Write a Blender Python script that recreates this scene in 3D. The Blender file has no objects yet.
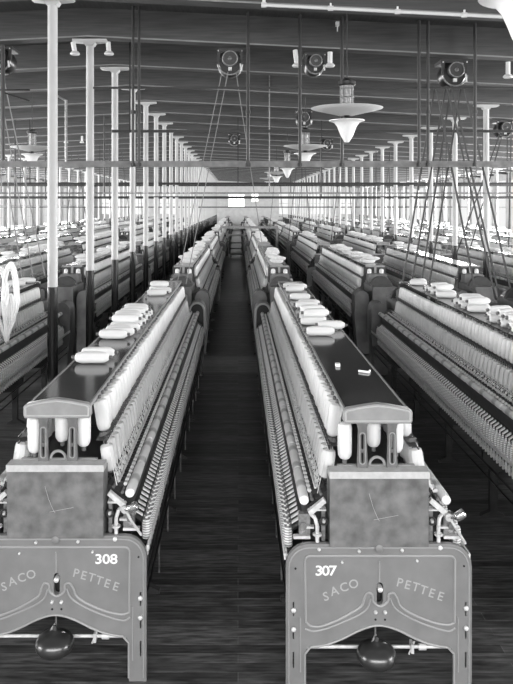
import bpy, math, random
from mathutils import Vector, Matrix
random.seed(7)
PI = math.pi
sc = bpy.context.scene
C = sc.collection
EYE = 2.6
# ---------------------------------------------------------------- materials
def mat(name, g, rough=0.6, metal=0.0, noise=0.0, nscale=8.0, spec=0.5, bump=0.0, stretch=None):
    m = bpy.data.materials.new(name); m.use_nodes = True
    nt = m.node_tree; b = nt.nodes['Principled BSDF']
    b.inputs['Base Color'].default_value = (g, g, g, 1)
    b.inputs['Roughness'].default_value = rough
    b.inputs['Metallic'].default_value = metal
    b.inputs['Specular IOR Level'].default_value = spec
    if noise or bump:
        tc = nt.nodes.new('ShaderNodeTexCoord'); mp = nt.nodes.new('ShaderNodeMapping')
        if stretch: mp.inputs['Scale'].default_value = stretch
        n = nt.nodes.new('ShaderNodeTexNoise'); n.inputs['Scale'].default_value = nscale; n.inputs['Detail'].default_value = 5
        nt.links.new(tc.outputs['Object'], mp.inputs['Vector']); nt.links.new(mp.outputs['Vector'], n.inputs['Vector'])
        if noise:
            r = nt.nodes.new('ShaderNodeValToRGB')
            lo, hi = g*(1-noise), min(1, g*(1+noise))
            r.color_ramp.elements[0].color = (lo, lo, lo, 1); r.color_ramp.elements[1].color = (hi, hi, hi, 1)
            r.color_ramp.elements[0].position = .3; r.color_ramp.elements[1].position = .7
            nt.links.new(n.outputs['Fac'], r.inputs['Fac']); nt.links.new(r.outputs['Color'], b.inputs['Base Color'])
        if bump:
            bp = nt.nodes.new('ShaderNodeBump'); bp.inputs['Strength'].default_value = bump; bp.inputs['Distance'].default_value = .01
            nt.links.new(n.outputs['Fac'], bp.inputs['Height']); nt.links.new(bp.outputs['Normal'], b.inputs['Normal'])
    return m
def stripes(name, g1, g2, scale, rough=.5, axis='Y', thr=.5):
    """procedural bands across an axis (wound yarn, cloth segments)"""
    m = bpy.data.materials.new(name); m.use_nodes = True
    nt = m.node_tree; b = nt.nodes['Principled BSDF']; b.inputs['Roughness'].default_value = rough
    tc = nt.nodes.new('ShaderNodeTexCoord'); w = nt.nodes.new('ShaderNodeTexWave')
    w.bands_direction = axis; w.inputs['Scale'].default_value = scale; w.inputs['Distortion'].default_value = .6
    r = nt.nodes.new('ShaderNodeValToRGB')
    r.color_ramp.elements[0].color = (g1, g1, g1, 1); r.color_ramp.elements[1].color = (g2, g2, g2, 1)
    r.color_ramp.elements[0].position = thr-.12; r.color_ramp.elements[1].position = thr+.12
    nt.links.new(tc.outputs['Object'], w.inputs['Vector']); nt.links.new(w.outputs['Fac'], r.inputs['Fac'])
    nt.links.new(r.outputs['Color'], b.inputs['Base Color'])
    return m
M = {}
M['panel'] = mat('painted_cast_iron', .185, .42, 0, .10, 9)
M['rib'] = mat('cast_iron_rib', .27, .38)
M['letter'] = mat('cast_letter', .36, .45)
M['number'] = mat('white_number', .8, .6)
M['box'] = mat('mottled_sheet', .14, .5, 0, .38, 12, bump=.2)
M['lid'] = mat('pale_lid', .46, .55, 0, .12, 30)
M['dark'] = mat('dark_iron', .03, .4, 0, .3, 12)
M['guard'] = mat('guard_iron', .12, .35, 0, .25, 7)
M['guardrim'] = mat('guard_rim', .45, .35)
M['black'] = mat('black_iron', .012, .3)
M['chrome'] = mat('bright_steel', .62, .25, .9)
M['steel'] = mat('rail_steel', .62, .4, .15, .2, 30)
M['mid'] = mat('grey_steel', .22, .35, .4, .4, 40)
M['leg'] = mat('creel_leg_iron', .12, .4, 0, .2, 20)
M['rim'] = mat('pale_rim', .36, .45)
M['white'] = mat('white_rail', .75, .5, 0, .15, 40)
M['bowl'] = mat('polished_bowl', .09, .28, .7)
M['yarn'] = mat('white_yarn', .86, .85, 0, .05, 60)
M['yarn2'] = mat('roving_yarn', .66, .85, 0, .10, 30, stretch=(1, 1, .2))
M['core'] = mat('dark_bobbin_core', .10, .5)
M['strand'] = mat('roving_strand', .72, .9)
M['cloth'] = stripes('clearer_cloth', .5, .85, 1.05, .9, 'Y', .16)
M['coil'] = stripes('spindle_yarn', .35, .85, 22, .8, 'Z', .45)
M['board'] = mat('varnished_board', .022, .11, 0, .6, 22, stretch=(3, .8, 1))
M['boardedge'] = mat('board_edge', .20, .4)
M['cap'] = mat('creel_cap_iron', .25, .4, 0, .12, 14)
M['column'] = mat('white_column', .43, .55, 0, .05, 4)
M['columndark'] = mat('dark_column', .018, .22)
M['beam'] = mat('aged_beam', .054, .6, 0, .28, 5, stretch=(.4, 2, 7))
M['edge_highlight'] = mat('beam_edge_highlight', .20, .5, 0, .15, 4)  # paler grey painted in for light caught on the beams' lower edges
M['plank'] = mat('ceiling_plank', .035, .7, 0, .3, 5, stretch=(6, .4, 1))
M['pipe'] = mat('white_pipe', .62, .5)
M['rod'] = mat('hanger_iron', .014, .5)
M['rail'] = mat('bearer_rail', .17, .6, 0, .3, 8)
M['enamel'] = mat('white_enamel', .55, .45)
M['glassbowl'] = mat('opal_bowl', .78, .35)
M['wall'] = mat('painted_wall', .55, .8, 0, .1, 3)
M['belt'] = mat('leather_belt', .05, .6)
M['belt2'] = mat('cotton_belt', .22, .7)
M['wood'] = mat('truck_wood', .18, .6, 0, .3, 10)
def floor_mat():
    m = bpy.data.materials.new('floor_planks'); m.use_nodes = True
    nt = m.node_tree; b = nt.nodes['Principled BSDF']
    tc = nt.nodes.new('ShaderNodeTexCoord')
    br = nt.nodes.new('ShaderNodeTexBrick'); br.inputs['Scale'].default_value = 1
    br.inputs['Brick Width'].default_value = 3.1; br.inputs['Row Height'].default_value = .085
    br.inputs['Mortar Size'].default_value = .0025; br.inputs['Mortar Smooth'].default_value = .3; br.inputs['Bias'].default_value = 0
    br.inputs['Color1'].default_value = (.036, .036, .036, 1); br.inputs['Color2'].default_value = (.11, .11, .11, 1)
    br.inputs['Mortar'].default_value = (.13, .13, .13, 1)
    mp = nt.nodes.new('ShaderNodeMapping'); mp.inputs['Scale'].default_value = (2.2, 16, 1)
    n = nt.nodes.new('ShaderNodeTexNoise'); n.inputs['Scale'].default_value = 2.5; n.inputs['Detail'].default_value = 7
    mx = nt.nodes.new('ShaderNodeMix'); mx.data_type = 'RGBA'; mx.blend_type = 'MULTIPLY'; mx.inputs[0].default_value = .85
    r = nt.nodes.new('ShaderNodeValToRGB')
    r.color_ramp.elements[0].color = (.35, .35, .35, 1); r.color_ramp.elements[1].color = (1.9, 1.9, 1.9, 1)
    r.color_ramp.elements[0].position = .35; r.color_ramp.elements[1].position = .7
    nt.links.new(tc.outputs['Object'], br.inputs['Vector']); nt.links.new(tc.outputs['Object'], mp.inputs['Vector'])
    nt.links.new(mp.outputs['Vector'], n.inputs['Vector']); nt.links.new(n.outputs['Fac'], r.inputs['Fac'])
    nt.links.new(br.outputs['Color'], mx.inputs[6]); nt.links.new(r.outputs['Color'], mx.inputs[7])
    nt.links.new(mx.outputs[2], b.inputs['Base Color'])
    b.inputs['Roughness'].default_value = .38
    bp = nt.nodes.new('ShaderNodeBump'); bp.inputs['Strength'].default_value = .35; bp.inputs['Distance'].default_value = .004
    nt.links.new(br.outputs['Fac'], bp.inputs['Height']); bp.invert = True
    nt.links.new(bp.outputs['Normal'], b.inputs['Normal'])
    return m
M['floor'] = floor_mat()
def emis(name, s):
    m = bpy.data.materials.new(name); m.use_nodes = True
    nt = m.node_tree; nt.nodes.clear()
    e = nt.nodes.new('ShaderNodeEmission'); e.inputs['Strength'].default_value = s
    o = nt.nodes.new('ShaderNodeOutputMaterial'); nt.links.new(e.outputs[0], o.inputs[0])
    return m
PANE = .72
M['pane'] = emis('daylight_pane', PANE)
M['panedim'] = emis('daylight_dim_pane', .8)
M['panefar'] = emis('daylight_far_pane', 2.5)
# ---------------------------------------------------------------- mesh builder
class MB:
    def __init__(s): s.v = []; s.f = []
    def add(s, vs, fs):
        o = len(s.v); s.v += [tuple(p) for p in vs]; s.f += [tuple(i+o for i in f) for f in fs]; return s
    def box(s, x0, x1, y0, y1, z0, z1, c=0):
        if c <= 0:
            vs = [(x, y, z) for x in (x0, x1) for y in (y0, y1) for z in (z0, z1)]
            return s.add(vs, [(0,1,3,2),(4,6,7,5),(0,4,5,1),(2,3,7,6),(0,2,6,4),(1,5,7,3)])
        # chamfered along Y: octagonal section
        sec = [(x0+c,z0),(x1-c,z0),(x1,z0+c),(x1,z1-c),(x1-c,z1),(x0+c,z1),(x0,z1-c),(x0,z0+c)]
        return s.prism(sec, y0, y1)
    def prism(s, sec, y0, y1, skew=None):
        n = len(sec)
        vs = [(x, y0, z) for x, z in sec] + [(x, y1, z) for x, z in sec]
        fs = [tuple(range(n)), tuple(range(2*n-1, n-1, -1))] + [(i, i+n, (i+1) % n+n, (i+1) % n) for i in range(n)]
        return s.add(vs, fs)
    def tube(s, p0, p1, r, n=8, r1=None, cap=True):
        p0 = Vector(p0); p1 = Vector(p1); d = (p1-p0)
        if d.length < 1e-6: return s
        d.normalize(); a = Vector((0,0,1)) if abs(d.z) < .9 else Vector((1,0,0))
        u = d.cross(a).normalized(); w = d.cross(u); r1 = r if r1 is None else r1
        vs = []
        for p, rr in ((p0, r), (p1, r1)):
            for i in range(n):
                t = 2*PI*i/n; vs.append(p+u*math.cos(t)*rr+w*math.sin(t)*rr)
        fs = [(i, (i+1) % n, (i+1) % n+n, i+n) for i in range(n)]
        if cap: fs += [tuple(range(n-1, -1, -1)), tuple(range(n, 2*n))]
        return s.add(vs, fs)
    def path(s, pts, r, n=8):
        for a, b in zip(pts, pts[1:]): s.tube(a, b, r, n)
        return s
    def lathe(s, prof, o=(0,0,0), axis=(0,0,1), n=16, sx=1, caps=True):
        o = Vector(o); d = Vector(axis).normalized(); a = Vector((0,0,1)) if abs(d.z) < .9 else Vector((1,0,0))
        u = d.cross(a).normalized(); w = d.cross(u); vs = []; k = len(prof)
        for r, h in prof:
            for i in range(n):
                t = 2*PI*i/n; vs.append(o+d*h+u*math.cos(t)*r*sx+w*math.sin(t)*r)
        fs = []
        for j in range(k-1):
            for i in range(n): fs.append((j*n+i, j*n+(i+1) % n, (j+1)*n+(i+1) % n, (j+1)*n+i))
        if caps: fs += [tuple(range(n-1, -1, -1)), tuple(range((k-1)*n, k*n))]
        return s.add(vs, fs)
    def torus(s, o, R, r, axis=(0,1,0), n=24, m=8, sx=1.0, a0=0, a1=2*PI):
        o = Vector(o); d = Vector(axis).normalized(); a = Vector((0,0,1)) if abs(d.z) < .9 else Vector((1,0,0))
        u = d.cross(a).normalized(); w = u.cross(d); vs = []; fs = []
        full = abs(a1-a0-2*PI) < 1e-5; N = n if full else n+1
        for i in range(N):
            t = a0+(a1-a0)*i/n; e = u*math.cos(t)*sx+w*math.sin(t)
            for j in range(m):
                q = 2*PI*j/m; vs.append(o+e*(R+r*math.cos(q))+d*r*math.sin(q))
        for i in range(n):
            for j in range(m):
                fs.append((i*m+j, (i*m+(j+1) % m), (((i+1) % N)*m+(j+1) % m), ((i+1) % N)*m+j))
        return s.add(vs, fs)
    def mesh(s, name, m, smooth=True):
        me = bpy.data.meshes.new(name); me.from_pydata(s.v, [], s.f); me.materials.append(m)
        import bmesh
        b = bmesh.new(); b.from_mesh(me); bmesh.ops.recalc_face_normals(b, faces=b.faces[:]); b.to_mesh(me); b.free()
        if smooth:
            me.polygons.foreach_set('use_smooth', [True]*len(me.polygons))
            try: me.set_sharp_from_angle(angle=math.radians(38))
            except Exception: pass
        me.update(); return me
    def build(s, name, m, parent=None, smooth=True):
        return link(name, s.mesh(name, m, smooth), parent)
def link(name, me, parent=None):
    o = bpy.data.objects.new(name, me); C.objects.link(o)
    if parent is not None: o.parent = parent
    return o
def tag(o, label=None, cat=None, group=None, kind=None):
    if label: o['label'] = label
    if cat: o['category'] = cat
    if group: o['group'] = group
    if kind: o['kind'] = kind
    return o
def empty(name, loc=(0,0,0), rz=0):
    o = bpy.data.objects.new(name, None); C.objects.link(o); o.location = loc; o.rotation_euler = (0,0,rz); o.empty_display_size = .1; return o
def kids(o): return [c for c in bpy.data.objects if c.parent == o]
CH = {}
def copy_tree(o, parent=None, skip=(), cache=None):
    c = o.copy(); C.objects.link(c); c.parent = parent
    for k in ('label', 'group', 'kind'):
        if parent is None and k in c: del c[k]
    if o.name not in CH: CH[o.name] = kids(o)
    for ch in CH[o.name]:
        if ch.name.split('.')[0] in skip: continue
        copy_tree(ch, c, skip)
    return c
def curve_mesh(splines, m, name, extrude=0, bevel=0, dim='2D', cyc=True, res=2):
    """2D filled shape (with holes) or bevelled rib, given as x,z point lists, turned into the XZ plane"""
    cu = bpy.data.curves.new('tmp', 'CURVE'); cu.dimensions = dim; cu.fill_mode = 'BOTH' if dim == '2D' else 'FULL'
    cu.extrude = extrude; cu.bevel_depth = bevel; cu.bevel_resolution = res
    for pts in splines:
        sp = cu.splines.new('POLY'); sp.points.add(len(pts)-1)
        for i, p in enumerate(pts): sp.points[i].co = (p[0], p[1], 0, 1)
        sp.use_cyclic_u = cyc
    o = bpy.data.objects.new('tmp', cu); me = bpy.data.meshes.new_from_object(o)
    me.transform(Matrix.Rotation(PI/2, 4, 'X')); me.name = name
    me.materials.clear(); me.materials.append(m)
    me.polygons.foreach_set('use_smooth', [True]*len(me.polygons))
    try: me.set_sharp_from_angle(angle=math.radians(40))
    except Exception: pass
    bpy.data.objects.remove(o); bpy.data.curves.remove(cu)
    return me
def text_verts(ch, size, x, z, rot, y, ext=.0015, off=0):
    cu = bpy.data.curves.new('t', 'FONT'); cu.body = ch; cu.size = size; cu.extrude = ext; cu.align_x = 'CENTER'; cu.offset = off; cu.resolution_u = 3
    o = bpy.data.objects.new('t', cu); me = bpy.data.meshes.new_from_object(o)
    mt = Matrix.Translation((x, y, z)) @ Matrix.Rotation(rot, 4, 'Y') @ Matrix.Rotation(PI/2, 4, 'X')
    vs = [mt @ v.co for v in me.vertices]; fs = [tuple(p.vertices) for p in me.polygons]
    bpy.data.objects.remove(o); bpy.data.curves.remove(cu); bpy.data.meshes.remove(me)
    return vs, fs
def catmull(pts, k=4, closed=False):
    out = []; n = len(pts)
    for i in range(n-1 if not closed else n):
        p = [pts[(i+j) % n] if closed else pts[max(0, min(n-1, i+j))] for j in (-1, 0, 1, 2)]
        for t in [q/k for q in range(k)]:
            out.append(tuple(.5*((2*p[1][a])+(-p[0][a]+p[2][a])*t+(2*p[0][a]-5*p[1][a]+4*p[2][a]-p[3][a])*t*t+(-p[0][a]+3*p[1][a]-3*p[2][a]+p[3][a])*t**3) for a in (0, 1)))
    if not closed: out.append(tuple(pts[-1]))
    return out
def arc(cx, cy, r, a0, a1, n=6): return [(cx+r*math.cos(math.radians(a0+(a1-a0)*i/n)), cy+r*math.sin(math.radians(a0+(a1-a0)*i/n))) for i in range(n+1)]
# px on the face of the frame numbered 307 -> local metres on its end panel
def P(x, y): return ((x-378)/188.0, EYE-(y-205)/188.0)
def unit_parts(s):
    """small repeated pieces of one side: (name of the row, name of one piece, shape at y, material)"""
    return [
    ('roller_stands','roller_stand', lambda b, y: b.box(s*.325-.020,s*.325+.020,y-.009,y+.010,.975,1.018).box(s*.285-.014,s*.285+.014,y-.006,y+.006,1.01,1.045), 'dark'),
    ('top_rollers','top_roller', lambda b, y: b.tube((s*.352,y-.013,1.008),(s*.352,y+.013,1.008),.012,6).tube((s*.312,y-.012,1.034),(s*.312,y+.012,1.034),.011,6), 'steel'),
    ('thread_guides','thread_guide', lambda b, y: b.prism([(s*.408,.846),(s*.450,.821),(s*.450,.830),(s*.408,.858)], y-.010, y+.010), 'white'),
    ('thread_separators','thread_separator', lambda b, y: b.box(s*.447-.003,s*.447+.003,y+.031,y+.035,.692,.80), 'mid'),
    ('spindle_whorls','spindle_whorl', lambda b, y: b.tube((s*.468,y,.575),(s*.468,y,.675),.008,6).tube((s*.468,y,.60),(s*.468,y,.63),.016,6), 'steel')]
# ---------------------------------------------------------------- the spinning frame (local: panel face at y=0, runs to y=7.6)
HW = .495; LCREEL = 6.6; LEN = 7.55; PITCH = .066
def panel_mesh():
    o = [P(285.5,694)]+[(x, z) for x, z in arc(P(307.5,0)[0], P(0,567)[1], 22/188, 180, 90)]+arc(P(448.5,0)[0], P(0,567)[1], 22/188, 90, 0)+[P(470.5,694), P(453.5,694), P(453.5,653), P(450,648)]
    o += catmull([P(447,646.5),P(430,643.5),P(415,638),(P(400,630.5)),P(388,626),P(378,624.5),P(368,626),P(356,630.5),P(341,638),P(326,643.5),P(309,646.5)],3)
    o += [P(306,648), P(303.5,653), P(303.5,694)]
    holes = []
    for sx in (292.5, 463.5+1.5):
        for (a, b) in ((602,617),(626,640),(652,669)):
            holes.append([P(sx-1.3,a),P(sx+1.3,a),P(sx+1.3,b),P(sx-1.3,b)])
    holes.append(arc(*P(379,586), 3.6/188, 0, 180)+arc(*P(379,602), 3.6/188, 180, 360))
    return curve_mesh([o]+holes, M['panel'], 'end_panel', extrude=.014, bevel=.003)
proto = empty('spinning_frame')
pn = link('end_panel', panel_mesh(), proto); pn.location.y = .018
# backing behind the slots
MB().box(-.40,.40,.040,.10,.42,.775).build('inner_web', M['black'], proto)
ribs = MB()
def rib(pts, r=.006, y=-.001, closed=False):
    pp = [(x, y, z) for x, z in pts]
    if closed: pp.append(pp[0])
    ribs.path(pp, r, 6)
rt = arc(*P(309,561), 5/188, 180, 90, 4)+arc(*P(449,561), 5/188, 90, 0, 4)
q = lambda X, Y: P(280+X/2.565, 540+Y/2.565)
low_r = catmull([q(445,212),q(425,218),q(385,210),q(340,192),q(308,172),q(298,150),q(288,136),q(276,140),q(274,158),q(255,170),q(236,158),q(234,140),q(222,136),q(214,150),q(206,170),q(175,190),q(140,208),q(100,222),q(75,220),q(64,210)],4)
rib(rt+low_r, .0065, closed=True)
low2 = catmull([q(62,228),q(85,234),q(120,226),q(160,210),q(200,192),q(222,174),q(230,150)],4); rib(low2, .005)
rib(catmull([q(280,150),q(290,172),q(312,190),q(352,210),q(395,226),q(430,234),q(447,226)],4), .005)
# moulded lip round the outline, arch and leg beads
rib([P(288,690),P(288,568)]+arc(*P(308,568), 20/188,180,90,6)+arc(*P(448,568),20/188,90,0,6)+[P(468,568),P(468,690)], .004)
rib([P(304,690),P(304,654)]+catmull([P(309,647.5),P(326,644.5),P(341,639),P(356,631.5),P(368,627),P(378,625.5),P(388,627),P(400,631.5),P(415,639),P(430,644.5),P(447,647.5)],3)+[P(453,654),P(453,690)], .006)
for sx in (299.5, 457): rib([P(sx,617),P(sx,672)], .004)
rib([P(378.5,561),P(378.5,582)], .005)
ribs.build('raised_moulding', M['rib'], pn).location.y = -.018
bolts = MB()
for (bx, by, r) in ((318,549,.009),(358,551,.009),(401,550,.009),(439,547.5,.012),(341,562,.007),(416,560.5,.007),(292.5,610,.013),(292.5,629,.013),(465,608,.013),(465,628,.013),(374.5,612,.010),(384,612,.010)):
    bolts = MB(); x, z = P(bx, by); bolts.lathe([(r,0),(r,.008),(r*.6,.013),(.001,.015)], (x,-.001,z), (0,-1,0), 8); bolts.build('bolt_head', M['steel'], pn).location.y = -.018
bolts = MB(); x, z = P(379,589); bolts.lathe([(.014,-.03),(.014,.012),(.008,.018),(.001,.02)], (x,.0,z), (0,-1,0), 10)
bolts.build('slot_bolt', M['steel'], pn).location.y = -.018
hl = MB()
for (bx, by) in ((374.5,619.5),(384,619.5),(294.5,568.5),(463,566)):
    hl = MB(); x, z = P(bx, by); hl.lathe([(.006,0),(.006,.002)], (x,-.001,z), (0,-1,0), 8); hl.build('bolt_hole', M['black'], pn).location.y = -.018
# top box
bx = MB(); bx.box(-.262,.262,-.012,.125,.786,1.150); bx.build('gear_box', M['box'], proto)
lid = MB().box(-.266,.266,-.018,.075,1.150,1.186,.0).build('box_lid', M['lid'], kids(proto)[-1])
scr = MB(); scr.path([(-.055,-.0135,1.07),(-.035,-.0135,1.0),(-.01,-.0135,.94),(-.0,-.0135,.925)], .0012, 4); scr.path([(-.03,-.0135,.93),(.1,-.0135,.955)], .0012, 4)
scr.build('scratch_marks', M['rim'], lid.parent)
b2 = MB(); x, z = P(378,546.5)
b2.lathe([(.022,0),(.022,.01),(.012,.016)], (0,-.004,.775), (0,-1,0), 12); b2.build('latch_knob', M['panel'], proto)
# shaft under the arch, weight bowl, clamp
MB().tube((-.42,.10,.190),(.42,.10,.190),.0095,10).build('cross_shaft', M['steel'], proto)
MB().box(.19,.205,.075,.125,.165,.215).tube((.235,.1,.190),(.275,.1,.190),.018,10).tube((.18,.09,.155),(.21,.09,.225),.005,6).build('shaft_clamp', M['steel'], proto)
wb = MB(); wb.lathe([(.105*math.cos(math.radians(a))+.0005, .068*math.sin(math.radians(a))) for a in range(-90, 71, 8)]+[(.030,.068),(.014,.078),(.009,.10)], (-.01,.02,.195), (0,0,1), 32)
wb.build('weight_bowl', M['bowl'], proto)
MB().path([(-.04,.02,.23),(-.03,.02,.27),(-.01,.03,.30)], .006, 6).path([(.02,.02,.24),(.03,.02,.26),(.05,.03,.245)], .005, 6).tube((-.01,.05,.26),(-.01,.05,.42),.005,6).build('hanging_hook', M['mid'], kids(proto)[-1])
# corner fittings on both sides of the box
for s in (-1, 1):
    f = MB()
    f.path([(s*.325,.03,.79),(s*.325,.03,.88),(s*.335,.05,.915),(s*.36,.07,.93)], .0105, 8)
    f.lathe([(.024,0),(.024,.010)], (s*.325,.03,.83), (0,0,1), 10)
    f.build('elbow_pipe', M['steel'], proto)
    f = MB(); f.torus((s*.29,.03,.905),.019,.006,(0,1,0),16,6); f.build('bearing_ring', M['dark'], proto)
    f = MB(); f.lathe([(.012,0),(.008,.02)], (s*.29,.04,.905), (0,-1,0), 12); f.build('bearing_pin', M['lid'], proto)
    f = MB()
    f.prism([(s*.275,1.005),(s*.29,1.025),(s*.375,.955),(s*.36,.93)], .03, .06)
    f.box(min(s*.275,s*.36),max(s*.275,s*.36),.04,.08,.955,.963)
    f.box(min(s*.36,s*.45),max(s*.36,s*.45),.05,.08,.80,.815); f.box(min(s*.34,s*.40),max(s*.34,s*.40),.05,.08,.855,.866)
    f.tube((s*.36,.08,.93),(s*.36,.3,.93),.010,8); f.tube((s*.40,.06,.84),(s*.40,.3,.84),.012,8)
    f.build('corner_bracket', M['steel'], proto)
    f = MB(); f.box(min(s*.28,s*.30),max(s*.28,s*.30),.05,.09,.79,.98); f.box(min(s*.36,s*.42),max(s*.36,s*.42),.06,.10,.82,.93); f.lathe([(.02,0),(.02,.02)],(s*.40,.06,.87),(0,-1,0),10)
    f.build('gear_bracket', M['mid'], proto)
    if s > 0:
        f = MB(); f.lathe([(.018,0),(.022,.006),(.020,.02),(.008,.022),(.007,.03)], (.375,.02,.935), (0,-1,0), 16); f.path([(.375,.02,.935),(.41,.0,.88),(.465,.02,.79)], .008, 6)
        f.build('hand_lever', M['lid'], proto)
        f = MB(); f.path([(.375,.0,.935),(.41,-.02,.95)], .008, 6); f.lathe([(.022,0),(.025,.004),(.025,.046),(.020,.052)], (.405,-.02,.945), (.8,0,.5), 14)
        f.build('crank_handle', M['chrome'], proto)
    g = MB(); g.box(min(s*.27,s*.34),max(s*.27,s*.34),.12,.30,.79,.98); g.build('bearing_block', M['dark'], proto)
# creel cap, legs, board
cap = curve_mesh([[(-.175,1.432),(.175,1.432),(.182,1.445),(.180,1.490),(.165,1.503),(.06,1.522),(0,1.530),(-.06,1.522),(-.165,1.503),(-.180,1.490),(-.182,1.445)]], M['cap'], 'creel_cap', extrude=.02, bevel=.004)
cp = link('creel_cap', cap, proto); cp.location.y = .05
ribs = MB(); rib([(-.172,1.441),(.172,1.441),(.173,1.487),(.16,1.496),(.06,1.514),(0,1.521),(-.06,1.514),(-.16,1.496),(-.173,1.487)], .006, -.022, True)
ribs.build('cap_rim', M['rim'], cp)
for s in (-1, 1):
    x = s*.080
    ll = curve_mesh([[(x-.045,1.432),(x-.026,1.42),(x-.02,1.39),(x-.022,1.30),(x-.026,1.20),(x-.026,1.176),(x+.026,1.176),(x+.026,1.20),(x+.022,1.30),(x+.02,1.39),(x+.026,1.42),(x+.045,1.432)],
        arc(x,1.36,.008,0,180,4)+arc(x,1.29,.008,180,360,4), arc(x,1.262,.008,0,180,4)+arc(x,1.215,.008,180,360,4)], M['leg'], 'creel_leg', extrude=.008, bevel=.003)
    l = link('creel_leg', ll, proto); l.location.y = .055
    ribs = MB(); rib(arc(x,1.36,.015,0,180,5)+arc(x,1.22,.015,180,360,5), .003, -.012, True); ribs.build('slot_rim', M['rib'], l)
MB().torus((0,.055,1.20),.040,.008,(0,1,0),16,6,a0=0,a1=PI).box(-.21,.21,.078,.10,1.15,1.19).build('creel_foot', M['cap'], proto)
MB().box(-.165,.165,.07,LCREEL,1.478,1.492).build('creel_board', M['board'], proto)
bd = kids(proto)[-1]
MB().box(-.175,-.165,.07,LCREEL,1.472,1.497).box(.165,.175,.07,LCREEL,1.472,1.497).build('board_edging', M['boardedge'], bd)
# inside of the creel: posts and back
cpst = MB()
for k in range(1, 6): MB().box(-.03,.03,k*1.1,k*1.1+.03,1.0,1.478).build('creel_post', M['dark'], proto)
cpst.box(-.20,.20,LCREEL-.03,LCREEL,1.06,1.478)
cpst.build('creel_back', M['dark'], proto)
MB().box(-.26,.26,.15,LCREEL+.5,1.035,1.06).build('roller_beam', M['dark'], proto)
# creel rails with skewer cups
for s in (-1, 1):
    r = MB(); r.box(s*.255-.025,s*.255+.025,.14,LCREEL,1.060,1.070)
    r.box(s*.215-.022,s*.215+.022,.14,LCREEL,1.268,1.276); r.tube((s*.245,.14,1.288),(s*.245,LCREEL,1.288),.005,5); r.tube((s*.245,.14,1.255),(s*.245,LCREEL,1.255),.005,5)
    r.build('creel_rail', M['black'], proto)
    r = MB()
    n = int((LCREEL-.25)/.1)
    for k in range(n):
        y = .2+k*.1
        r.lathe([(.014,0),(.010,.02)], (s*.212,y,1.276), (0,0,1), 6)
        r.box(s*.235-.012,s*.235+.012,y-.006,y+.006,1.236,1.30)
        r.lathe([(.014,0),(.010,.02)], (s*.262,y,1.068), (0,0,1), 6)
    r.build('skewer_cups', M['core'], proto)
# body under the creel and roller side
MB().box(-.20,.20,.12,LCREEL+.3,.38,1.04,.03).build('tin_roller_case', M['dark'], proto)
for s in (-1, 1):
    # drafting stands and rollers, clearer roller, thread board, outer rail, spindle rail
    n = 100
    for kind, name, fn, m in unit_parts(s):
        b = MB()
        for k in range(n): fn(b, .2+k*PITCH)
        b.build(kind, M[m], proto)
    MB().tube((s*.345,.12,.985),(s*.345,6.95,.985),.010,8).tube((s*.295,.12,1.015),(s*.295,6.95,1.015),.009,8).build('drafting_roller', M['mid'], proto)
    MB().prism([(s*.20,1.05),(s*.27,1.03),(s*.365,.955),(s*.385,.88),(s*.385,.80),(s*.20,.80)], .12, 6.95).build('roller_bed', M['dark'], proto)
    cl = MB(); y = .10
    while y < 6.7:
        L = .46
        cl.lathe([(.018,0),(.026,.008),(.0285,.05),(.0285,L-.05),(.026,L-.014),(.018,L-.006)], (s*.388,y,.985), (0,1,0), 12); y += L
    cl.build('clearer_roller', M['cloth'], proto)
    MB().prism([(s*.380,.858),(s*.452,.812),(s*.452,.802),(s*.380,.842)], .14, 6.95).build('thread_board', M['black'], proto)
    MB().box(s*.428-.050,s*.428+.050,.14,6.95,.675,.692,.004).build('spindle_rail', M['dark'], proto)
    MB().box(s*.497-.005,s*.497+.005,.05,7.10,.688,.722,.002).build('front_rail', M['white'], proto)
    MB().tube((s*.478,.1,.40),(s*.478,7.0,.40),.008,6).tube((s*.478,.1,.49),(s*.478,7.0,.49),.010,6).build('lifting_rod', M['black'], proto)
    y = .95
    while y < 7:
        MB().tube((s*.462,y,.12),(s*.462,y,.53),.007,6).build('lifter_rod', M['mid'], proto); y += .62
    # drive end guard: arched iron cover, solid, with the shade of an open mouth set on in black
    sec = [(s*(.255),.05),(s*.255,.98)]+[(s*(.375+.12*math.cos(math.radians(a))), 1.0+.135*math.sin(math.radians(a))) for a in range(170,9,-20)]+[(s*.495,.98),(s*.50,.68),(s*.44,.05)]
    g = MB(); g.prism(sec, 7.10, 7.45); g.build('drive_guard', M['guard'], proto)
    gg = kids(proto)[-1]
    mo = [(s*(.275),.70),(s*.275,.98)]+[(s*(.375+.098*math.cos(math.radians(a))), 1.0+.105*math.sin(math.radians(a))) for a in range(165,14,-15)]+[(s*.473,.98),(s*.478,.70)]
    MB().prism(mo, 7.094, 7.10).build('guard_mouth_shade', M['black'], gg)  # black slab painting the shade inside the arch; no real opening
    rm = MB(); cx = .375
    arcp = [(s*.262,7.09,.78),(s*.262,7.09,.98)]+[(s*(cx+.108*math.cos(math.radians(a))),7.09,1.0+.118*math.sin(math.radians(a))) for a in range(170,9,-16)]+[(s*.486,7.09,.98),(s*.492,7.09,.66)]
    rm.path(arcp, .016, 8)
    arcp = [(x, 7.44, z) for x, y, z in arcp]; rm.path(arcp, .012, 8)
    rm.build('guard_rim', M['guardrim'], gg)
    # samson feet
    for y in (.9, 2.2, 3.5, 4.8, 6.1, 7.2):
        ft = MB(); ft.prism([(s*.16,.45),(s*.46,.55),(s*.46,.48),(s*.40,.40),(s*.40,.05),(s*.47,.02),(s*.47,0),(s*.28,0),(s*.28,.02),(s*.34,.05),(s*.33,.38),(s*.16,.36)], y, y+.05)
        ft.build('machine_foot', M['dark'], proto)
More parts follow.
